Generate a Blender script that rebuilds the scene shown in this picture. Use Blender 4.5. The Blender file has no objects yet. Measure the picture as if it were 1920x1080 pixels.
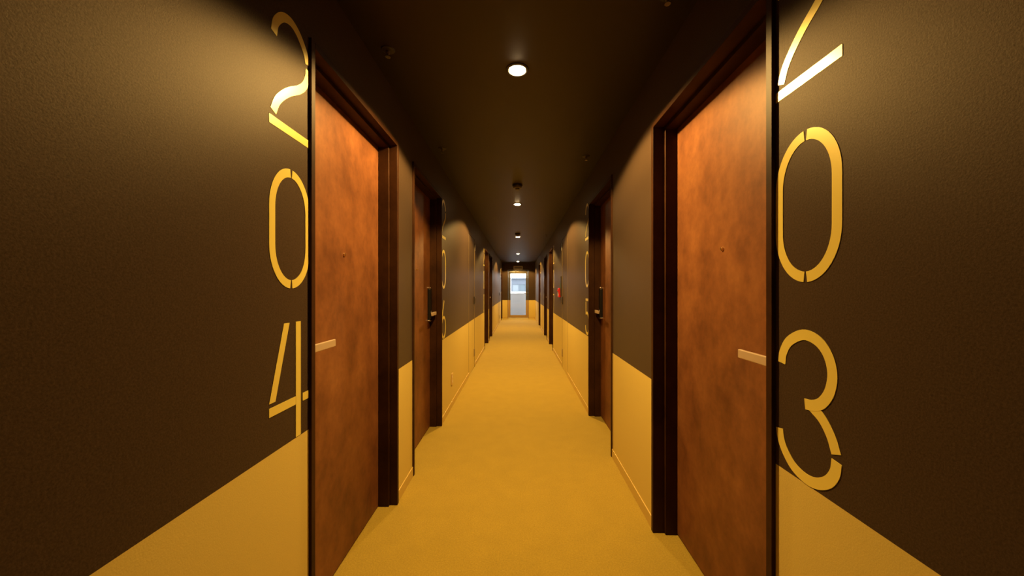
import bpy, bmesh, math, random
from mathutils import Vector, Matrix
sc = bpy.context.scene
COL = sc.collection
PI = math.pi

# ------------------------------------------------------------------ camera
W_L, W_R = 0.716, 0.704          # wall faces: x = -W_L and x = +W_R
H = 2.395                        # ceiling height
Y_END = 15.70                    # face of the end wall
DADO = 0.782                     # top of the yellow band
cam_d = bpy.data.cameras.new('camera')
cam = bpy.data.objects.new('camera', cam_d); COL.objects.link(cam)
cam.location = (0, 0, 1.26); cam.rotation_euler = (PI/2, 0, 0)
cam_d.sensor_width = 36; cam_d.lens = 12.75
cam_d.shift_x = -12.5/1920; cam_d.shift_y = 2.0/1920
cam_d.clip_start = 0.02; cam_d.clip_end = 200
sc.camera = cam

# ------------------------------------------------------------------ world, daylight, exposure
world = bpy.data.worlds.new('overcast_sky'); sc.world = world; world.use_nodes = True
bg = world.node_tree.nodes['Background']
bg.inputs[0].default_value = (0.84, 0.92, 1.0, 1); bg.inputs[1].default_value = 9.5
pl = bpy.data.lights.new('door_portal', 'AREA'); pl.shape = 'RECTANGLE'; pl.size = 0.68; pl.size_y = 1.85
pl.cycles.is_portal = True
po = bpy.data.objects.new('door_portal', pl); COL.objects.link(po)
po.location = (-0.023, Y_END + 0.10, 1.03); po.rotation_euler = (-PI/2, 0, 0)
vs = sc.view_settings
vs.view_transform = 'Standard'; vs.look = 'None'; vs.gamma = 1; vs.use_curve_mapping = False
vs.exposure = 0.0
LAMP_COLOR = (1.0, 0.60, 0.17)
LAMP_POWER = 270.0
LAMP_CONE = 146.0
sc.cycles.use_denoising = True
sc.cycles.max_bounces = 10; sc.cycles.diffuse_bounces = 6
sc.cycles.sample_clamp_indirect = 6.0

# ------------------------------------------------------------------ materials
def new_mat(name):
    m = bpy.data.materials.new(name); m.use_nodes = True
    nt = m.node_tree; b = nt.nodes['Principled BSDF']
    return m, nt, b
def noise(nt, scale, detail=4, rough=0.6, stretch=(1, 1, 1)):
    tc = nt.nodes.new('ShaderNodeNewGeometry')
    mp = nt.nodes.new('ShaderNodeMapping'); mp.inputs['Scale'].default_value = stretch
    n = nt.nodes.new('ShaderNodeTexNoise'); n.inputs['Scale'].default_value = scale
    n.inputs['Detail'].default_value = detail; n.inputs['Roughness'].default_value = rough
    nt.links.new(tc.outputs['Position'], mp.inputs['Vector']); nt.links.new(mp.outputs[0], n.inputs['Vector'])
    return n
def ramp(nt, src, stops):
    r = nt.nodes.new('ShaderNodeValToRGB'); e = r.color_ramp.elements
    while len(e) < len(stops): e.new(0.5)
    for k, (p, c) in enumerate(stops):
        e[k].position = p; e[k].color = (*c, 1)
    nt.links.new(src, r.inputs[0]); return r
def bump(nt, b, src, strength, dist=0.002):
    bp = nt.nodes.new('ShaderNodeBump'); bp.inputs['Strength'].default_value = strength
    bp.inputs['Distance'].default_value = dist
    nt.links.new(src, bp.inputs['Height']); nt.links.new(bp.outputs[0], b.inputs['Normal'])
def simple(name, col, rough=0.5, metal=0.0, spec=0.5):
    m, nt, b = new_mat(name)
    b.inputs['Base Color'].default_value = (*col, 1); b.inputs['Roughness'].default_value = rough
    b.inputs['Metallic'].default_value = metal; b.inputs['Specular IOR Level'].default_value = spec
    return m
def sc_col(c, k): return tuple(x*k for x in c)

def two_tone(name, upper, lower, r_up, r_lo, grain=True, spec=0.5, sheen=0.0):
    m, nt, b = new_mat(name)
    g = nt.nodes.new('ShaderNodeNewGeometry'); s = nt.nodes.new('ShaderNodeSeparateXYZ')
    nt.links.new(g.outputs['Position'], s.inputs[0])
    gt = nt.nodes.new('ShaderNodeMath'); gt.operation = 'GREATER_THAN'; gt.inputs[1].default_value = DADO
    nt.links.new(s.outputs['Z'], gt.inputs[0])
    n = noise(nt, 260, 5, 0.75)
    up = ramp(nt, n.outputs['Fac'], [(0.30, sc_col(upper, 0.62)), (0.70, sc_col(upper, 1.38))] if grain else [(0, upper), (1, upper)])
    lo = ramp(nt, n.outputs['Fac'], [(0.30, sc_col(lower, 0.96)), (0.70, sc_col(lower, 1.04))])
    mx = nt.nodes.new('ShaderNodeMix'); mx.data_type = 'RGBA'
    nt.links.new(gt.outputs[0], mx.inputs[0]); nt.links.new(lo.outputs[0], mx.inputs[6]); nt.links.new(up.outputs[0], mx.inputs[7])
    nt.links.new(mx.outputs[2], b.inputs['Base Color'])
    mr = nt.nodes.new('ShaderNodeMix'); mr.data_type = 'FLOAT'
    nt.links.new(gt.outputs[0], mr.inputs[0]); mr.inputs[2].default_value = r_lo; mr.inputs[3].default_value = r_up
    nt.links.new(mr.outputs[0], b.inputs['Roughness'])
    b.inputs['Specular IOR Level'].default_value = spec
    b.inputs['Specular Tint'].default_value = (1.0, 0.82, 0.58, 1)
    if sheen:      # woven vinyl: a soft warm sheen at glancing angles
        sh = nt.nodes.new('ShaderNodeMath'); sh.operation = 'MULTIPLY_ADD'; sh.inputs[1].default_value = sheen*0.8; sh.inputs[2].default_value = sheen*0.2
        nt.links.new(gt.outputs[0], sh.inputs[0]); nt.links.new(sh.outputs[0], b.inputs['Sheen Weight'])
        b.inputs['Sheen Roughness'].default_value = 0.33; b.inputs['Sheen Tint'].default_value = (1.0, 0.80, 0.62, 1)
    if grain: bump(nt, b, n.outputs['Fac'], 0.35, 0.0012)
    return m

M = {}
M['wallpaper'] = two_tone('two_tone_wallpaper', (0.053, 0.034, 0.0225), (0.61, 0.475, 0.14), 0.47, 0.60, spec=0.07, sheen=0.05)
M['end_door_paint'] = two_tone('two_tone_door_paint', (0.035, 0.033, 0.032), (0.34, 0.22, 0.07), 0.50, 0.55, grain=False)
M['ceiling'] = simple('dark_brown_ceiling_paint', (0.013, 0.0078, 0.0065), 0.48, 0, 0.46)
M['ceiling'].node_tree.nodes['Principled BSDF'].inputs['Specular Tint'].default_value = (1, 0.80, 0.80, 1)
M['base'] = simple('yellow_baseboard_vinyl', (0.56, 0.40, 0.11), 0.40)

m, nt, b = new_mat('mustard_carpet'); M['carpet'] = m
n1 = noise(nt, 150, 7, 0.85); n2 = noise(nt, 7, 6, 0.65)
r1 = ramp(nt, n1.outputs['Fac'], [(0.28, (0.24, 0.165, 0.016)), (0.72, (0.56, 0.40, 0.056))])
r2 = ramp(nt, n2.outputs['Fac'], [(0.3, (0.90, 0.90, 0.90)), (0.7, (1, 1, 1))])
mx = nt.nodes.new('ShaderNodeMix'); mx.data_type = 'RGBA'; mx.blend_type = 'MULTIPLY'; mx.inputs[0].default_value = 1
nt.links.new(r1.outputs[0], mx.inputs[6]); nt.links.new(r2.outputs[0], mx.inputs[7]); nt.links.new(mx.outputs[2], b.inputs['Base Color'])
b.inputs['Roughness'].default_value = 0.95; b.inputs['Specular IOR Level'].default_value = 0.15
b.inputs['Sheen Weight'].default_value = 0.15
bump(nt, b, n1.outputs['Fac'], 0.8, 0.004)

def rust(name, k, rough):
    m, nt, b = new_mat(name)
    n1 = noise(nt, 5.5, 8, 0.68, (1, 1, 0.8)); n2 = noise(nt, 55, 5, 0.6)
    r1 = ramp(nt, n1.outputs['Fac'], [(0.30, (0.085*k, 0.030*k, 0.012*k)), (0.52, (0.150*k, 0.056*k, 0.020*k)), (0.72, (0.205*k, 0.082*k, 0.028*k))])
    r2 = ramp(nt, n2.outputs['Fac'], [(0.3, (0.86, 0.86, 0.86)), (0.7, (1, 1, 1))])
    mx = nt.nodes.new('ShaderNodeMix'); mx.data_type = 'RGBA'; mx.blend_type = 'MULTIPLY'; mx.inputs[0].default_value = 1
    nt.links.new(r1.outputs[0], mx.inputs[6]); nt.links.new(r2.outputs[0], mx.inputs[7]); nt.links.new(mx.outputs[2], b.inputs['Base Color'])
    b.inputs['Roughness'].default_value = rough
    return m
M['leaf'] = rust('rust_brown_door_face', 1.20, 0.50)
M['frame'] = rust('dark_brown_door_frame', 0.27, 0.50)
M['frame'].node_tree.nodes['Principled BSDF'].inputs['Specular IOR Level'].default_value = 0.10
M['leaf'].node_tree.nodes['Principled BSDF'].inputs['Specular IOR Level'].default_value = 0.20
M['gold'] = simple('gold_foil', (0.76, 0.63, 0.15), 0.28, 0.12, 0.7)
M['black'] = simple('black_lock_plastic', (0.008, 0.008, 0.009), 0.30)
M['chrome'] = simple('satin_chrome', (0.75, 0.72, 0.68), 0.22, 1.0)
M['brass'] = simple('brass', (0.85, 0.62, 0.35), 0.25, 1.0)
M['nickel'] = simple('satin_nickel', (0.66, 0.52, 0.40), 0.42, 0.55)
M['dark_metal'] = simple('dark_brown_metal', (0.03, 0.022, 0.018), 0.45)
M['det'] = simple('brown_detector_plastic', (0.13, 0.09, 0.065), 0.45)
M['red'] = simple('red_plastic', (0.55, 0.015, 0.012), 0.30)
M['white'] = simple('white_plastic', (0.75, 0.72, 0.66), 0.40)
M['ivory'] = simple('yellow_ivory_plastic', (0.62, 0.43, 0.17), 0.35)
M['bezel'] = simple('bronze_bezel', (0.30, 0.22, 0.09), 0.40, 0.3)
M['sign_face'] = simple('dull_olive_plate', (0.10, 0.075, 0.03), 0.5)
M['concrete'] = simple('pale_concrete', (0.160, 0.147, 0.142), 0.85)
M['cap'] = simple('white_painted_rail', (0.72, 0.72, 0.72), 0.6)
M['siding'] = simple('pale_lavender_siding', (0.078, 0.084, 0.100), 0.8)
M['win_frame'] = simple('grey_aluminium', (0.065, 0.072, 0.085), 0.5)
M['win_light'] = simple('curtained_pane', (0.115, 0.125, 0.135), 0.5)
M['win_dark'] = simple('darker_pane', (0.055, 0.07, 0.08), 0.5)  # right-hand pane, one even darker tone
m, nt, b = new_mat('lamp_diffuser'); M['lamp'] = m
b.inputs['Base Color'].default_value = (0.9, 0.8, 0.6, 1)
b.inputs['Emission Color'].default_value = (1.0, 0.70, 0.34, 1); b.inputs['Emission Strength'].default_value = 75.0
m, nt, b = new_mat('clear_glass'); M['glass'] = m
nt.nodes.remove(b); out = nt.nodes['Material Output']
tr = nt.nodes.new('ShaderNodeBsdfTransparent'); gl = nt.nodes.new('ShaderNodeBsdfGlossy'); gl.inputs['Roughness'].default_value = 0.02
fr = nt.nodes.new('ShaderNodeFresnel'); fr.inputs[0].default_value = 1.45; ms = nt.nodes.new('ShaderNodeMixShader')
tr.inputs[0].default_value = (0.96, 0.98, 0.98, 1)
nt.links.new(fr.outputs[0], ms.inputs[0]); nt.links.new(tr.outputs[0], ms.inputs[1]); nt.links.new(gl.outputs[0], ms.inputs[2]); nt.links.new(ms.outputs[0], out.inputs[0])

# ------------------------------------------------------------------ mesh helpers
def box(bm, x0, x1, y0, y1, z0, z1):
    if x0 > x1: x0, x1 = x1, x0
    if y0 > y1: y0, y1 = y1, y0
    v = [bm.verts.new((x, y, z)) for x in (x0, x1) for y in (y0, y1) for z in (z0, z1)]
    for f in ((0,1,3,2),(4,6,7,5),(0,4,5,1),(2,3,7,6),(0,2,6,4),(1,5,7,3)):
        bm.faces.new([v[i] for i in f])
def cyl(bm, c, axis, r0, r1, length, seg=32):
    """solid frustum from c along +axis"""
    rot = Vector((0, 0, 1)).rotation_difference(Vector(axis).normalized()).to_matrix().to_4x4()
    mt = Matrix.Translation(c) @ rot @ Matrix.Translation((0, 0, length/2))
    bmesh.ops.create_cone(bm, cap_ends=True, segments=seg, radius1=r0, radius2=r1, depth=length, matrix=mt)
def lathe(bm, prof, seg=40, loc=(0, 0, 0)):
    """prof: list of (r, z) around z"""
    rings = []
    for r, z in prof:
        if r < 1e-6: rings.append([bm.verts.new((loc[0], loc[1], loc[2]+z))])
        else: rings.append([bm.verts.new((loc[0]+r*math.cos(2*PI*i/seg), loc[1]+r*math.sin(2*PI*i/seg), loc[2]+z)) for i in range(seg)])
    for a, b_ in zip(rings, rings[1:]):
        for i in range(seg):
            j = (i+1) % seg
            if len(a) == 1 and len(b_) == 1: continue
            if len(a) == 1: bm.faces.new((a[0], b_[i], b_[j]))
            elif len(b_) == 1: bm.faces.new((a[i], b_[0], a[j]))
            else: bm.faces.new((a[i], b_[i], b_[j], a[j]))
def prism(bm, pts, fn, d0, d1):
    """closed outline pts (u,v) extruded between depths d0, d1; fn(u,v,d) gives the point"""
    a = [bm.verts.new(fn(u, v, d0)) for u, v in pts]; c = [bm.verts.new(fn(u, v, d1)) for u, v in pts]
    bm.faces.new(a); bm.faces.new(c[::-1])
    for i in range(len(pts)):
        j = (i+1) % len(pts); bm.faces.new((a[i], c[i], c[j], a[j]))
def build(name, bm, mat, parent=None, bevel=0.0, smooth=False, seg=2):
    bmesh.ops.recalc_face_normals(bm, faces=bm.faces[:])
    me = bpy.data.meshes.new(name); bm.to_mesh(me); bm.free()
    me.materials.append(mat)
    if smooth:
        for p in me.polygons: p.use_smooth = True
        me.set_sharp_from_angle(angle=math.radians(35))
    o = bpy.data.objects.new(name, me); COL.objects.link(o)
    if parent is not None: o.parent = parent
    if bevel:
        bv = o.modifiers.new('bevel', 'BEVEL'); bv.width = bevel; bv.segments = seg; bv.limit_method = 'ANGLE'; bv.angle_limit = math.radians(40)
    return o
def tag(o, label=None, cat=None, group=None, kind=None):
    if label: o['label'] = label
    if cat: o['category'] = cat
    if group: o['group'] = group
    if kind: o['kind'] = kind
    return o
def empty(name, loc, label=None, cat=None, group=None, kind=None):
    o = bpy.data.objects.new(name, None); COL.objects.link(o); o.location = loc; o.empty_display_size = 0.1
    return tag(o, label, cat, group, kind)

# ------------------------------------------------------------------ layout tables
# side -1 = left, +1 = right;  (opening start, opening end, frame projection, lock side 'near'/'far', number)
DOORS = {
 -1: [(1.261, 2.113, 0.0095, 'near', '204'), (2.465, 3.330, 0.010, 'far', '206'), (7.595, 8.445, 0.012, 'near', '208'),
      (8.820, 9.665, 0.012, 'far', '210'), (14.70, 15.52, 0.020, 'near', '212')],
  1: [(1.017, 1.872, 0.011, 'near', '203'), (2.742, 3.600, 0.009, 'far', '205'), (7.42, 8.275, 0.012, 'near', '207'),
      (9.02, 9.875, 0.012, 'far', '209'), (11.75, 12.60, 0.012, 'near', '211')]}
FW = 0.024      # face width of a door frame
OPEN_TOP = 2.095
WX = {-1: W_L, 1: W_R}
PANELS = {-1: [(5.19, 5.885), (12.75, 13.40)], 1: [(5.21, 5.885)]}
Y0 = -3.2

# ------------------------------------------------------------------ room shell
bm = bmesh.new(); box(bm, -1.05, 1.05, Y0-0.2, Y_END+0.16, -0.10, 0)
tag(build('floor', bm, M['carpet']), 'mustard yellow carpet running the whole length of the corridor', 'floor', kind='structure')
bm = bmesh.new(); box(bm, -1.05, 1.05, Y0-0.2, Y_END+0.16, H, H+0.1)
tag(build('ceiling', bm, M['ceiling']), 'dark brown painted corridor ceiling', 'ceiling', kind='structure')

for s, nm in ((-1, 'left'), (1, 'right')):
    w = WX[s]
    holes = [(a-FW+0.001, b_+FW-0.001, OPEN_TOP+FW-0.001, 0.90) for a, b_, *_ in DOORS[s]] + [(a, b_, 2.06, w+0.045) for a, b_ in PANELS[s]]
    holes.sort()
    bm = bmesh.new(); y = Y0
    X = lambda d: s*d
    for a, b_, top, back in holes:
        box(bm, X(w), X(0.93), y, a, 0, H)
        box(bm, X(w), X(0.93), a, b_, top, H)
        if back < 0.9: box(bm, X(back), X(0.93), a, b_, 0, top)
        y = b_
    box(bm, X(w), X(0.93), y, Y_END+0.15, 0, H)
    box(bm, X(0.93), X(1.04), Y0, Y_END+0.15, 0, H)  # added backing slab, stops sky light leaking in around the doors
    tag(build('wall_'+nm, bm, M['wallpaper']), f'{nm} corridor wall, dark brown wallpaper above a mustard lower band', 'wall', kind='structure')
    # baseboard
    bm = bmesh.new(); y = Y0
    stops = sorted([(a-FW, b_+FW) for a, b_, *_ in DOORS[s]] + PANELS[s])
    for a, b_ in stops + [(Y_END, None)]:
        if a - y > 0.03:
            box(bm, X(w-0.006), X(w+0.0), y+0.001, a-0.001, 0, 0.064)
        y = b_
    tag(build('baseboard_'+nm, bm, M['base'], bevel=0.0015), f'low yellow baseboard along the foot of the {nm} wall', 'baseboard', kind='structure')

bm = bmesh.new(); box(bm, -W_L, W_R, Y0-0.1, Y0, 0, H)  # added out of view to keep sky light out of the corridor
tag(build('wall_back', bm, M['wallpaper']), 'added unseen wall closing the corridor behind the viewer against sky light', 'wall', kind='structure')
DX0, DX1, DTOP = -0.485, 0.440, 2.11
bm = bmesh.new()
box(bm, -W_L, DX0, Y_END, Y_END+0.15, 0, H); box(bm, DX1, W_R, Y_END, Y_END+0.15, 0, H); box(bm, DX0, DX1, Y_END, Y_END+0.15, DTOP, H)
tag(build('wall_end', bm, M['wallpaper']), 'far end wall around the glazed exit door', 'wall', kind='structure')
bm = bmesh.new()
box(bm, -W_L+0.007, DX0-0.001, Y_END-0.006, Y_END, 0, 0.064); box(bm, DX1+0.001, W_R-0.007, Y_END-0.006, Y_END, 0, 0.064)
tag(build('baseboard_end', bm, M['base']), 'short yellow baseboard beside the far exit door', 'baseboard', kind='structure')

# ------------------------------------------------------------------ guest room doors
def room_door(idx, s, a, b_, proj, lock, number, label):
    w = WX[s]; wf = w - proj; mid = (a+b_)/2
    root = empty(f'door_{idx}', (s*w, mid, 0), label, 'door', kind='structure')
    P = lambda d: s*(d-w)             # distance from the corridor axis -> local x
    ya, yb = a-mid, b_-mid
    step = 0.752; lf = 0.8125; tk = 0.016
    bm = bmesh.new()
    for y0, y1, y2 in ((ya-FW, ya, ya+tk), (yb+FW, yb, yb-tk)):
        box(bm, P(wf), P(step), y0, y1, 0, OPEN_TOP+FW)
        box(bm, P(step), P(lf-0.001), y0, y2, 0, OPEN_TOP+FW)
        box(bm, P(lf-0.001), P(0.90), y0, y1, 0, OPEN_TOP+FW)
    box(bm, P(wf), P(step), ya, yb, OPEN_TOP, OPEN_TOP+FW)
    box(bm, P(step), P(lf-0.001), ya+tk, yb-tk, OPEN_TOP-tk, OPEN_TOP+FW)
    box(bm, P(lf-0.001), P(0.90), ya, yb, OPEN_TOP, OPEN_TOP+FW)
    build('door_frame', bm, M['frame'], root, bevel=0.0012, seg=1)
    bm = bmesh.new(); box(bm, P(lf), P(lf+0.042), ya+0.004, yb-0.004, 0.006, OPEN_TOP-0.004)
    leaf = build('door_leaf', bm, M['leaf'], root, bevel=0.001, seg=1)
    # peephole
    bm = bmesh.new()
    c = (P(lf), 0, 1.42); ax = (-s, 0, 0)
    cyl(bm, c, ax, 0.0085, 0.0075, 0.005, 24); cyl(bm, (P(lf-0.005), 0, 1.42), ax, 0.0045, 0.004, 0.003, 20)
    build('peephole', bm, M['brass'], leaf, smooth=True)
    # lock with lever
    ys = 1 if lock == 'near' else -1
    ye = ya if lock == 'near' else yb
    yc = ye + ys*0.068
    bm = bmesh.new(); box(bm, P(lf-0.026), P(lf), yc-0.034, yc+0.034, 0.985, 1.262)
    lk = build('lock_plate', bm, M['black'], leaf, bevel=0.006, seg=3)
    bm = bmesh.new()
    box(bm, P(lf-0.028), P(lf), yc-0.036, yc+0.036, 1.263, 1.275); box(bm, P(lf-0.028), P(lf), yc-0.036, yc+0.036, 0.972, 0.984)
    build('end_cap', bm, M['chrome'], lk, bevel=0.003)
    bm = bmesh.new()
    cyl(bm, (P(lf-0.026), yc, 1.045), ax, 0.024, 0.024, 0.006, 28)
    cyl(bm, (P(lf-0.030), yc, 1.043), ax, 0.011, 0.010, 0.034, 20)
    build('rose', bm, M['chrome'], leaf, bevel=0.002, smooth=True)
    bm = bmesh.new(); box(bm, P(lf-0.071), P(lf-0.060), yc-ys*0.014, yc+ys*0.143, 1.028, 1.057)
    build('lever_handle', bm, M['nickel'], leaf, bevel=0.0025)
    return root

ORD = ['nearest', 'second', 'third', 'fourth', 'last']
k = 0
for i in range(5):
    for s, nm in ((-1, 'left'), (1, 'right')):
        k += 1
        a, b_, proj, lock, num = DOORS[s][i]
        extra = {0: 'with a flat pale lever handle, closest to the viewer', 1: 'with black lock and chrome lever', 2: 'in mid corridor', 3: 'deep in the corridor', 4: 'nearest the far glazed exit'}[i]
        room_door(k, s, a, b_, proj, lock, num, f'{ORD[i]} rust brown door on the {nm} wall {extra}')

# ------------------------------------------------------------------ numerals
GW, GH, ST = 0.203, 0.373, 0.026
def ell(cx, cy, rx, ry, a0, a1, n=14):
    return [(cx+rx*math.cos(math.radians(a0+(a1-a0)*i/n)), cy+ry*math.sin(math.radians(a0+(a1-a0)*i/n))) for i in range(n+1)]
def smooth(p, n=6):
    out = []
    q = [(2*p[0][0]-p[1][0], 2*p[0][1]-p[1][1])] + p + [(2*p[-1][0]-p[-2][0], 2*p[-1][1]-p[-2][1])]
    for i in range(1, len(q)-2):
        for j in range(n):
            t = j/n; c = []
            for d in (0, 1):
                p0, p1, p2, p3 = q[i-1][d], q[i][d], q[i+1][d], q[i+2][d]
                c.append(0.5*(2*p1+(p2-p0)*t+(2*p0-5*p1+4*p2-p3)*t*t+(3*p1-p0-3*p2+p3)*t**3))
            out.append(tuple(c))
    return out + [p[-1]]
def ribbon(p, wd=ST):
    L, R = [], []
    for i, (x, y) in enumerate(p):
        a = p[max(i-1, 0)]; c = p[min(i+1, len(p)-1)]
        dx, dy = c[0]-a[0], c[1]-a[1]; l = math.hypot(dx, dy) or 1
        nx, ny = -dy/l*wd/2, dx/l*wd/2
        L.append((x+nx, y+ny)); R.append((x-nx, y-ny))
    return ('strip', L, R)
def rect(x0, x1, y0, y1): return ('poly', [(x0, y0), (x1, y0), (x1, y1), (x0, y1)])
h = ST/2; cx = GW/2; RX = GW/2-h; G = 0.004
def zero():
    ry = 0.118
    left = ell(cx, GH-h-ry, RX, ry, 92.6, 180) + ell(cx, h+ry, RX, ry, 180, 267.4)
    right = [(GW-x, y) for x, y in left]
    return [ribbon(left), ribbon(right)]
def glyph(c):
    if c == '0': return zero()
    if c == '1': return [rect(0.088, 0.114, 0, GH), ('poly', [(0.030, 0.290), (0.080, GH), (0.080, GH-0.045), (0.047, 0.268)])]
    if c == '2':
        return [ribbon(smooth([(0.021, 0.272), (0.030, 0.309), (0.060, 0.345), (0.098, 0.3595), (0.132, 0.352), (0.160, 0.331), (0.181, 0.305), (0.190, 0.280)])),
                ribbon(smooth([(0.191, 0.262), (0.189, 0.235), (0.172, 0.200), (0.142, 0.170), (0.096, 0.139), (0.060, 0.108), (0.034, 0.077), (0.018, 0.041)])),
                rect(0, GW, 0, ST)]
    if c == '3':
        return [ribbon(smooth([(0.022, 0.273), (0.027, 0.302), (0.049, 0.335), (0.094, 0.357), (0.136, 0.349), (0.165, 0.322), (0.178, 0.281), (0.171, 0.238), (0.150, 0.206), (0.125, 0.192), (0.100, 0.188)])),
                ('under', *ribbon(smooth([(0.116, 0.190), (0.150, 0.169), (0.174, 0.138), (0.188, 0.103)]))[1:]),
                ribbon(smooth([(0.189, 0.088), (0.184, 0.059), (0.166, 0.031), (0.135, 0.011), (0.100, 0.006), (0.062, 0.017), (0.034, 0.043), (0.019, 0.070), (0.0135, 0.096)]))]
    if c == '4':
        return [('poly', [(0.066, 0.371), (0.093, 0.371), (0.027, 0.145), (0.000, 0.145)]), rect(0.125, 0.151, 0, 0.371), rect(0, 0.126, 0.106, 0.132), rect(0.162, GW, 0.106, 0.132)]
    if c == '5':
        return [rect(0.025, 0.190, GH-ST, GH), rect(0.025, 0.051, 0.205, GH-ST-0.008),
                ribbon(smooth([(0.052, 0.212), (0.100, 0.226), (0.150, 0.208), (0.182, 0.160), (0.189, 0.112)])),
                ribbon(smooth([(0.188, 0.096), (0.176, 0.050), (0.145, 0.020), (0.100, 0.013), (0.055, 0.025), (0.025, 0.055), (0.014, 0.090)]))]
    if c == '6':
        return [ribbon(smooth([(0.120, 0.365), (0.080, 0.300), (0.040, 0.220), (0.016, 0.150)])),
                ribbon(ell(cx, 0.110, RX, 0.097, 172, -82, 26)), ribbon(ell(cx, 0.110, RX, 0.097, 188, 262, 10))]
    if c == '9': return [rot(g) for g in glyph('6')]
    if c == '7': return [rect(0, GW, GH-ST, GH), ribbon([(0.186, GH-ST-0.008), (0.062, 0.0)])]
    if c == '8':
        return [ribbon(ell(cx, 0.275, 0.080, 0.085, -84, 264, 40)), ribbon(ell(cx, 0.101, RX, 0.088, 96, 264, 24)), ribbon(ell(cx, 0.101, RX, 0.088, 84, -84, 24))]
def rot(g):
    f = lambda p: (GW-p[0], GH-p[1])
    return (g[0],) + tuple([f(p) for p in part] for part in g[1:])
def numeral(idx, s, ystart, clip, number, z0s, label):
    """ystart: y of the character's edge nearest the viewer; clip = (ymin, ymax) that the wall leaves free"""
    w = WX[s]
    root = empty('room_number', (s*w, ystart+GW/2, z0s[0]), label, 'room number')
    for j, ch in enumerate(number):
        z0 = z0s[2-j]
        bm = bmesh.new()
        def fn(u, v, d):
            yy = u if s < 0 else GW-u
            return (s*(-d), yy-GW/2, z0-z0s[0]+v)
        for g in glyph(ch):
            if g[0] == 'poly': prism(bm, g[1], fn, -0.001, 0.0012)
            else:
                L, R = g[1], g[2]; rows = []; tp = 0.0009 if g[0] == 'under' else 0.0012
                for l, r in zip(L, R):
                    rows.append([bm.verts.new(fn(*l, -0.001)), bm.verts.new(fn(*r, -0.001)), bm.verts.new(fn(*r, tp)), bm.verts.new(fn(*l, tp))])
                for a, c in zip(rows, rows[1:]):
                    for q in range(4): bm.faces.new((a[q], a[(q+1) % 4], c[(q+1) % 4], c[q]))
                bm.faces.new(rows[0]); bm.faces.new(rows[-1][::-1])
        for yc, nrm in ((clip[0], -1), (clip[1], 1)):
            if yc is None: continue
            res = bmesh.ops.bisect_plane(bm, geom=bm.verts[:]+bm.edges[:]+bm.faces[:], plane_co=(0, yc-(ystart+GW/2), 0), plane_no=(0, nrm, 0), clear_outer=True)
            edges = [e for e in res['geom_cut'] if isinstance(e, bmesh.types.BMEdge)]
            if edges: bmesh.ops.holes_fill(bm, edges=edges)
        names = dict(zip('0123456789', 'zero one two three four five six seven eight nine'.split()))
        build('digit_'+names[ch], bm, M['gold'], root)
Z0 = {-1: (0.784, 1.262, 1.739), 1: (0.790, 1.277, 1.767)}
num_words = ['large gold stencil numerals {} on the {} wall, closest to the viewer', 'gold stencil numerals {} on the {} wall just past the second door',
             'small looking gold numerals {} on the {} wall before the third door', 'gold numerals {} on the {} wall past the fourth door', 'distant gold numerals {} on the {} wall before the last door']
for i in range(5):
    for s, nm in ((-1, 'left'), (1, 'right')):
        a, b_, proj, lock, num = DOORS[s][i]
        near, far = a-FW-0.001, b_+FW+0.001
        if lock == 'near':
            ys = 1.039 if (i, s) == (0, -1) else (0.788 if (i, s) == (0, 1) else near-0.205)
            clip = (None, near)
        else:
            ys = far+0.004; clip = (far, None)
        numeral(i, s, ys, clip, num, Z0[s], num_words[i].format(num, nm))

# ------------------------------------------------------------------ service panels in the wallpaper
def service_panel(s, a, b_, label):
    w = WX[s]; mid = (a+b_)/2
    root = empty('service_door', (s*w, mid, 0), label, 'service door')
    P = lambda d: s*d
    bm = bmesh.new(); box(bm, P(0.002), P(0.040), a+0.004-mid, b_-0.004-mid, 0.006, 2.056)
    pn = build('panel', bm, M['wallpaper'], root, bevel=0.001)
    ye = b_-mid-0.055
    bm = bmesh.new(); box(bm, P(-0.012), P(0.003), ye-0.035, ye+0.035, 1.02, 1.14)
    
    bm2 = bmesh.new(); box(bm2, P(-0.0015), P(0.003), a+0.004-mid, a+0.012-mid, 0.006, 2.056); build('edge_trim', bm2, M['bezel'], pn)
    bm2 = bmesh.new(); box(bm2, P(-0.0015), P(0.003), b_-0.012-mid, b_-0.004-mid, 0.006, 2.056); build('edge_trim', bm2, M['bezel'], pn)
    ph = build('flush_handle', bm, M['dark_metal'], pn, bevel=0.004)
    bm = bmesh.new(); box(bm, P(-0.020), P(-0.011), ye-0.008, ye+0.008, 1.03, 1.12); build('thumb_turn', bm, M['chrome'], ph, bevel=0.003)
    bm = bmesh.new(); box(bm, P(-0.010), P(0.003), ye-0.03, ye+0.03, 0.18, 0.30)
    for q in range(5): box(bm, P(-0.013), P(-0.009), ye-0.025, ye+0.025, 0.192+q*0.021, 0.202+q*0.021)
    build('louvre_plate', bm, M['bezel'], pn, bevel=0.001)
    bm = bmesh.new(); cyl(bm, (P(-0.006), b_-mid-0.006, 1.88), (0, 0, 1), 0.008, 0.008, 0.12, 16)
    build('hinge', bm, M['chrome'], pn, smooth=True)
service_panel(-1, *PANELS[-1][0], 'wallpapered service door on the left wall between second and third doors')
service_panel(1, *PANELS[1][0], 'wallpapered service door on the right wall beside the red alarm box')
service_panel(-1, *PANELS[-1][1], 'distant wallpapered service door on the left wall near the end')

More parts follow.
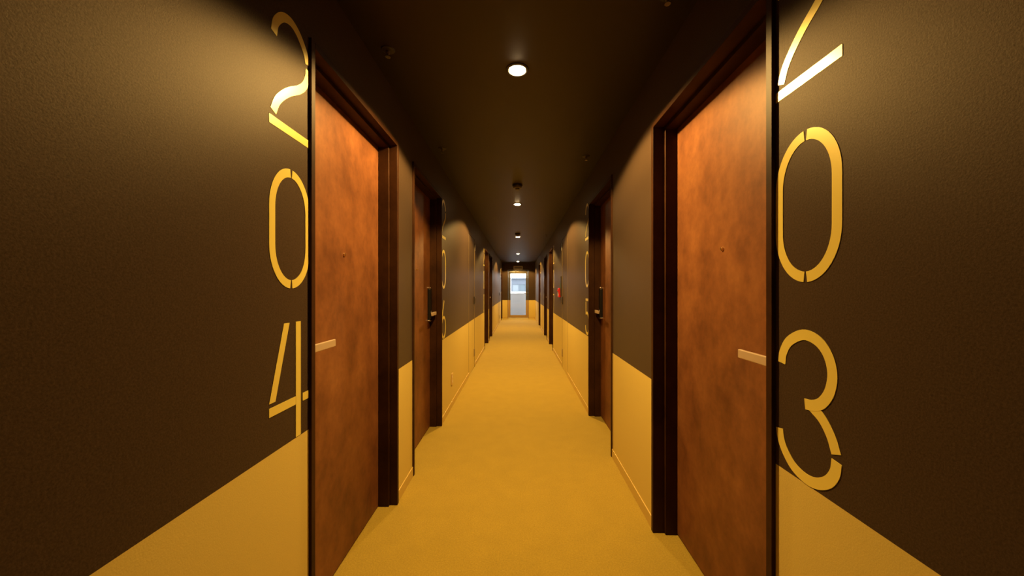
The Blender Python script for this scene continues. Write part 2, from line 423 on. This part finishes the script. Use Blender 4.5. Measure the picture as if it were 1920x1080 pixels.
# ------------------------------------------------------------------ fire alarm box on the right wall
root = empty('fire_alarm_box', (W_R, 6.16, 1.20), 'small red fire alarm box on the right wall by the service door', 'alarm')
bm = bmesh.new(); box(bm, -0.035, 0, -0.07, 0.07, -0.08, 0.08); hs = build('housing', bm, M['red'], root, bevel=0.008, seg=3)
bm = bmesh.new(); box(bm, -0.0365, -0.034, -0.045, 0.045, -0.055, 0.0); build('front_plate', bm, M['white'], root, bevel=0.001)
bm = bmesh.new(); cyl(bm, (-0.034, 0, 0.035), (-1, 0, 0), 0.018, 0.012, 0.014, 24); build('push_button', bm, M['red'], root, smooth=True)
root = empty('notice_holder', (W_R, 6.02, 1.31), 'slim dark vertical notice holder beside the red alarm box', 'notice')
bm = bmesh.new(); box(bm, -0.012, 0, -0.04, 0.04, -0.16, 0.16); build('backing', bm, M['dark_metal'], root, bevel=0.002)
bm = bmesh.new(); box(bm, -0.0135, -0.0118, -0.032, 0.032, -0.05, 0.05); build('card', bm, simple('green_card', (0.05, 0.12, 0.05), 0.5), root)

# ------------------------------------------------------------------ socket plate on the left wall
root = empty('outlet_plate', (-W_L, 3.88, 0.30), 'ivory socket plate low on the yellow band of the left wall', 'outlet')
bm = bmesh.new(); box(bm, 0, 0.009, -0.035, 0.035, -0.06, 0.06); pt = build('cover', bm, M['ivory'], root, bevel=0.003)
for z in (-0.028, 0.022):
    bm = bmesh.new(); box(bm, 0.0085, 0.0105, -0.013, 0.013, z-0.012, z+0.012); build('socket', bm, M['white'], pt, bevel=0.0006)

# ------------------------------------------------------------------ ceiling fittings
def downlight(x, y, label):
    root = empty('downlight', (x, y, H), label, 'ceiling light', 'recessed downlights along the ceiling')
    bm = bmesh.new(); lathe(bm, [(0.046, 0.0), (0.046, -0.005), (0.052, -0.006), (0.060, -0.003), (0.060, 0.0)])
    build('trim_ring', bm, M['dark_metal'], root, smooth=True)
    bm = bmesh.new(); lathe(bm, [(0.0, -0.015), (0.016, -0.0144), (0.028, -0.0122), (0.037, -0.0085), (0.042, -0.005), (0.043, 0.0)])
    build('diffuser', bm, M['lamp'], root, smooth=True)
    ld = bpy.data.lights.new('downlight_beam', 'SPOT'); ld.energy = LAMP_POWER; ld.color = LAMP_COLOR
    ld.spot_size = math.radians(LAMP_CONE); ld.spot_blend = 0.12; ld.shadow_soft_size = 0.03
    ld.use_nodes = True; nt = ld.node_tree; em = nt.nodes['Emission']       # light thins out towards the rim of the beam
    ge = nt.nodes.new('ShaderNodeNewGeometry'); se = nt.nodes.new('ShaderNodeSeparateXYZ'); nt.links.new(ge.outputs['Incoming'], se.inputs[0])
    ab = nt.nodes.new('ShaderNodeMath'); ab.operation = 'ABSOLUTE'; nt.links.new(se.outputs['Z'], ab.inputs[0])
    pw = nt.nodes.new('ShaderNodeMath'); pw.operation = 'POWER'; pw.inputs[1].default_value = 0.9; nt.links.new(ab.outputs[0], pw.inputs[0])
    mp = nt.nodes.new('ShaderNodeMapRange'); mp.interpolation_type = 'SMOOTHSTEP'     # wide reflector: extra light just inside the rim
    for q, v in ((1, 0.40), (2, 0.60), (3, 1.6), (4, 1.0)): mp.inputs[q].default_value = v
    nt.links.new(ab.outputs[0], mp.inputs[0])
    ml = nt.nodes.new('ShaderNodeMath'); ml.operation = 'MULTIPLY'; nt.links.new(pw.outputs[0], ml.inputs[0]); nt.links.new(mp.outputs[0], ml.inputs[1])
    nt.links.new(ml.outputs[0], em.inputs['Strength'])
    lo = bpy.data.objects.new('downlight_beam', ld); COL.objects.link(lo); lo.parent = root; lo.location = (0, 0, -0.040)
LIGHTS = [(-0.007, 1.878, 'nearest and brightest round downlight in the ceiling'), (-0.018, 4.845, 'second downlight, just past the larger smoke detector'),
          (-0.018, 7.876, 'third downlight, just past the small far smoke detector'), (-0.026, 11.64, 'fourth downlight, second from the end of the ceiling'),
          (-0.033, 14.90, 'farthest downlight, in front of the end wall')]
for x, y, lb in LIGHTS: downlight(x, y, lb)
def detector(x, y, label):
    root = empty('smoke_detector', (x, y, H), label, 'smoke detector', 'smoke detectors on the ceiling')
    bm = bmesh.new(); lathe(bm, [(0, 0), (0.056, 0), (0.056, -0.012), (0.050, -0.022), (0, -0.022)]); build('base', bm, M['dark_metal'], root, smooth=True)
    bm = bmesh.new(); lathe(bm, [(0, -0.022), (0.046, -0.022), (0.045, -0.034), (0.036, -0.040), (0, -0.040)]); build('body', bm, M['det'], root, smooth=True)
    bm = bmesh.new(); lathe(bm, [(0, -0.040), (0.022, -0.040), (0.024, -0.050), (0.016, -0.056), (0, -0.056)]); build('sensor_cap', bm, M['det'], root, smooth=True)
detector(-0.014, 3.95, 'brown smoke detector on the ceiling between the first two downlights')
detector(-0.02, 7.42, 'distant smoke detector on the ceiling right before the third downlight')
def sprinkler(x, y, label):
    root = empty('sprinkler', (x, y, H), label, 'sprinkler', 'small sprinkler heads along the ceiling edges')
    bm = bmesh.new(); lathe(bm, [(0, 0), (0.032, 0), (0.030, -0.004), (0.014, -0.007), (0, -0.007)], 28); build('escutcheon', bm, M['dark_metal'], root, smooth=True)
    bm = bmesh.new(); lathe(bm, [(0, -0.007), (0.009, -0.007), (0.009, -0.018), (0.005, -0.022), (0.005, -0.032), (0, -0.032)], 20)
    nz = build('nozzle', bm, M['det'], root, smooth=True)
    bm = bmesh.new(); lathe(bm, [(0, -0.032), (0.012, -0.032), (0.012, -0.035), (0, -0.035)], 20); build('deflector', bm, M['chrome'], nz, smooth=True)
sprinkler(-0.620, 1.72, 'sprinkler head at the left ceiling edge, closest to the viewer')
sprinkler(-0.618, 2.93, 'sprinkler head at the left ceiling edge above the gap before the second door')
sprinkler(0.575, 3.10, 'sprinkler head at the right ceiling edge above the second right door')
sprinkler(0.575, 1.40, 'sprinkler head at the right ceiling edge at the top of the picture')
sprinkler(0.585, 7.60, 'tiny distant sprinkler head at the right ceiling edge by the third door')

# ------------------------------------------------------------------ far exit door
root = empty('door_11', (0, Y_END, 0), 'glazed exit door with dark frame at the far end of the corridor', 'door', kind='structure')
GX0, GX1, GZ0, GZ1 = -0.358, 0.312, 0.13, 1.93
bm = bmesh.new()
box(bm, DX0, DX0+0.035, -0.01, 0.15, 0, DTOP); box(bm, DX1-0.035, DX1, -0.01, 0.15, 0, DTOP); box(bm, DX0+0.035, DX1-0.035, -0.01, 0.15, DTOP-0.035, DTOP)
build('door_frame', bm, M['end_door_paint'], root, bevel=0.002)
bm = bmesh.new(); lx0, lx1, lz1 = DX0+0.038, DX1-0.038, DTOP-0.038
box(bm, lx0, GX0, 0.05, 0.09, 0.008, lz1); box(bm, GX1, lx1, 0.05, 0.09, 0.008, lz1)
box(bm, GX0, GX1, 0.05, 0.09, GZ1, lz1); box(bm, GX0, GX1, 0.05, 0.09, 0.008, GZ0)
lf = build('door_leaf', bm, M['end_door_paint'], root)
bm = bmesh.new(); box(bm, GX0, GX1, 0.068, 0.072, GZ0, GZ1); build('glass_pane', bm, M['glass'], lf)
bm = bmesh.new()
box(bm, 0.330, 0.368, 0.044, 0.050, 0.95, 1.17); cyl(bm, (0.349, 0.046, 1.08), (0, -1, 0), 0.010, 0.010, 0.045, 16); box(bm, 0.240, 0.360, -0.004, 0.010, 1.072, 1.090)
build('lever_handle', bm, M['chrome'], lf, bevel=0.002)
bm = bmesh.new(); box(bm, -0.40, -0.17, 0.005, 0.05, 1.975, 2.03); cl = build('door_closer', bm, simple('grey_closer', (0.20, 0.20, 0.21), 0.35, 0.5), lf, bevel=0.004)
bm = bmesh.new(); box(bm, -0.24, 0.02, 0.016, 0.028, 2.036, 2.046); build('closer_arm', bm, M['chrome'], cl)
root = empty('wall_sign', (-0.025, Y_END, 2.185), 'small framed dull rectangular plate above the far exit door', 'sign')
bm = bmesh.new(); box(bm, -0.19, 0.19, -0.02, 0, -0.068, 0.068); build('face', bm, M['sign_face'], root)
bm = bmesh.new()
box(bm, -0.195, 0.195, -0.026, 0, 0.045, 0.070); box(bm, -0.195, 0.195, -0.026, 0, -0.070, -0.045); box(bm, -0.195, -0.165, -0.026, 0, -0.045, 0.045); box(bm, 0.165, 0.195, -0.026, 0, -0.045, 0.045)
build('rim', bm, simple('pale_bronze_rim', (0.42, 0.33, 0.15), 0.4), root, bevel=0.002)

# ------------------------------------------------------------------ outside
bm = bmesh.new(); box(bm, -2.5, 2.5, Y_END+0.165, 17.45, -0.18, -0.03)
tag(build('balcony_floor', bm, M['concrete']), 'concrete balcony slab outside the exit door', 'balcony', kind='structure')
root = empty('balcony_parapet', (0, 17.05, -0.03), 'pale concrete balcony parapet seen through the exit door glass', 'parapet')
bm = bmesh.new(); box(bm, -2.5, 2.5, -0.04, 0.08, 0, 1.085); build('parapet_wall', bm, M['concrete'], root)
bm = bmesh.new(); box(bm, -2.5, 2.5, -0.055, 0.095, 1.085, 1.165); build('capping', bm, M['cap'], root, bevel=0.004)
root = empty('balcony_post', (-0.385, 17.30, -0.03), 'white vertical post just outside the exit door glass, left edge', 'post')
bm = bmesh.new(); box(bm, -0.035, 0.035, -0.035, 0.035, 0, 1.79); build('shaft', bm, M['cap'], root, bevel=0.004)
bm = bmesh.new(); box(bm, -0.045, 0.045, -0.045, 0.045, 1.79, 1.81); build('cap', bm, M['cap'], root)
bm = bmesh.new(); box(bm, -40, 40, Y_END+1.9, 60, -3.1, -3.0)
tag(build('ground', bm, M['concrete']), 'pale ground below the balcony outside', 'ground', kind='structure')
root = empty('neighbouring_house', (0, 25, -3), 'pale lavender building with sliding windows across from the exit door', 'building')
bm = bmesh.new()
wz = 4.08, 4.60          # window opening (local z)
box(bm, -6, -0.46, 0, 5, 0, 4.96); box(bm, 0.50, 6, 0, 5, 0, 4.96); box(bm, -0.46, 0.50, 0, 5, 0, wz[0]); box(bm, -0.46, 0.50, 0, 5, wz[1], 4.96)
box(bm, -6.2, 6.2, -0.15, 5.1, 4.96, 5.02)
build('facade', bm, M['siding'], root)
bm = bmesh.new()
for z0, z1 in ((wz[0], wz[0]+0.035), (wz[1]-0.04, wz[1])): box(bm, -0.46, 0.50, 0.02, 0.08, z0, z1)
for x, x2 in ((-0.46, -0.424), (-0.016, 0.066), (0.464, 0.50)): box(bm, x, x2, 0.02, 0.08, wz[0]+0.035, wz[1]-0.04)
wf_ = build('window_frame', bm, M['win_frame'], root)
bm = bmesh.new(); box(bm, -0.425, -0.015, 0.05, 0.06, wz[0]+0.035, wz[1]-0.04); build('light_pane', bm, M['win_light'], wf_)
bm = bmesh.new(); box(bm, 0.065, 0.465, 0.05, 0.06, wz[0]+0.035, wz[1]-0.04); build('dark_pane', bm, M['win_dark'], wf_)
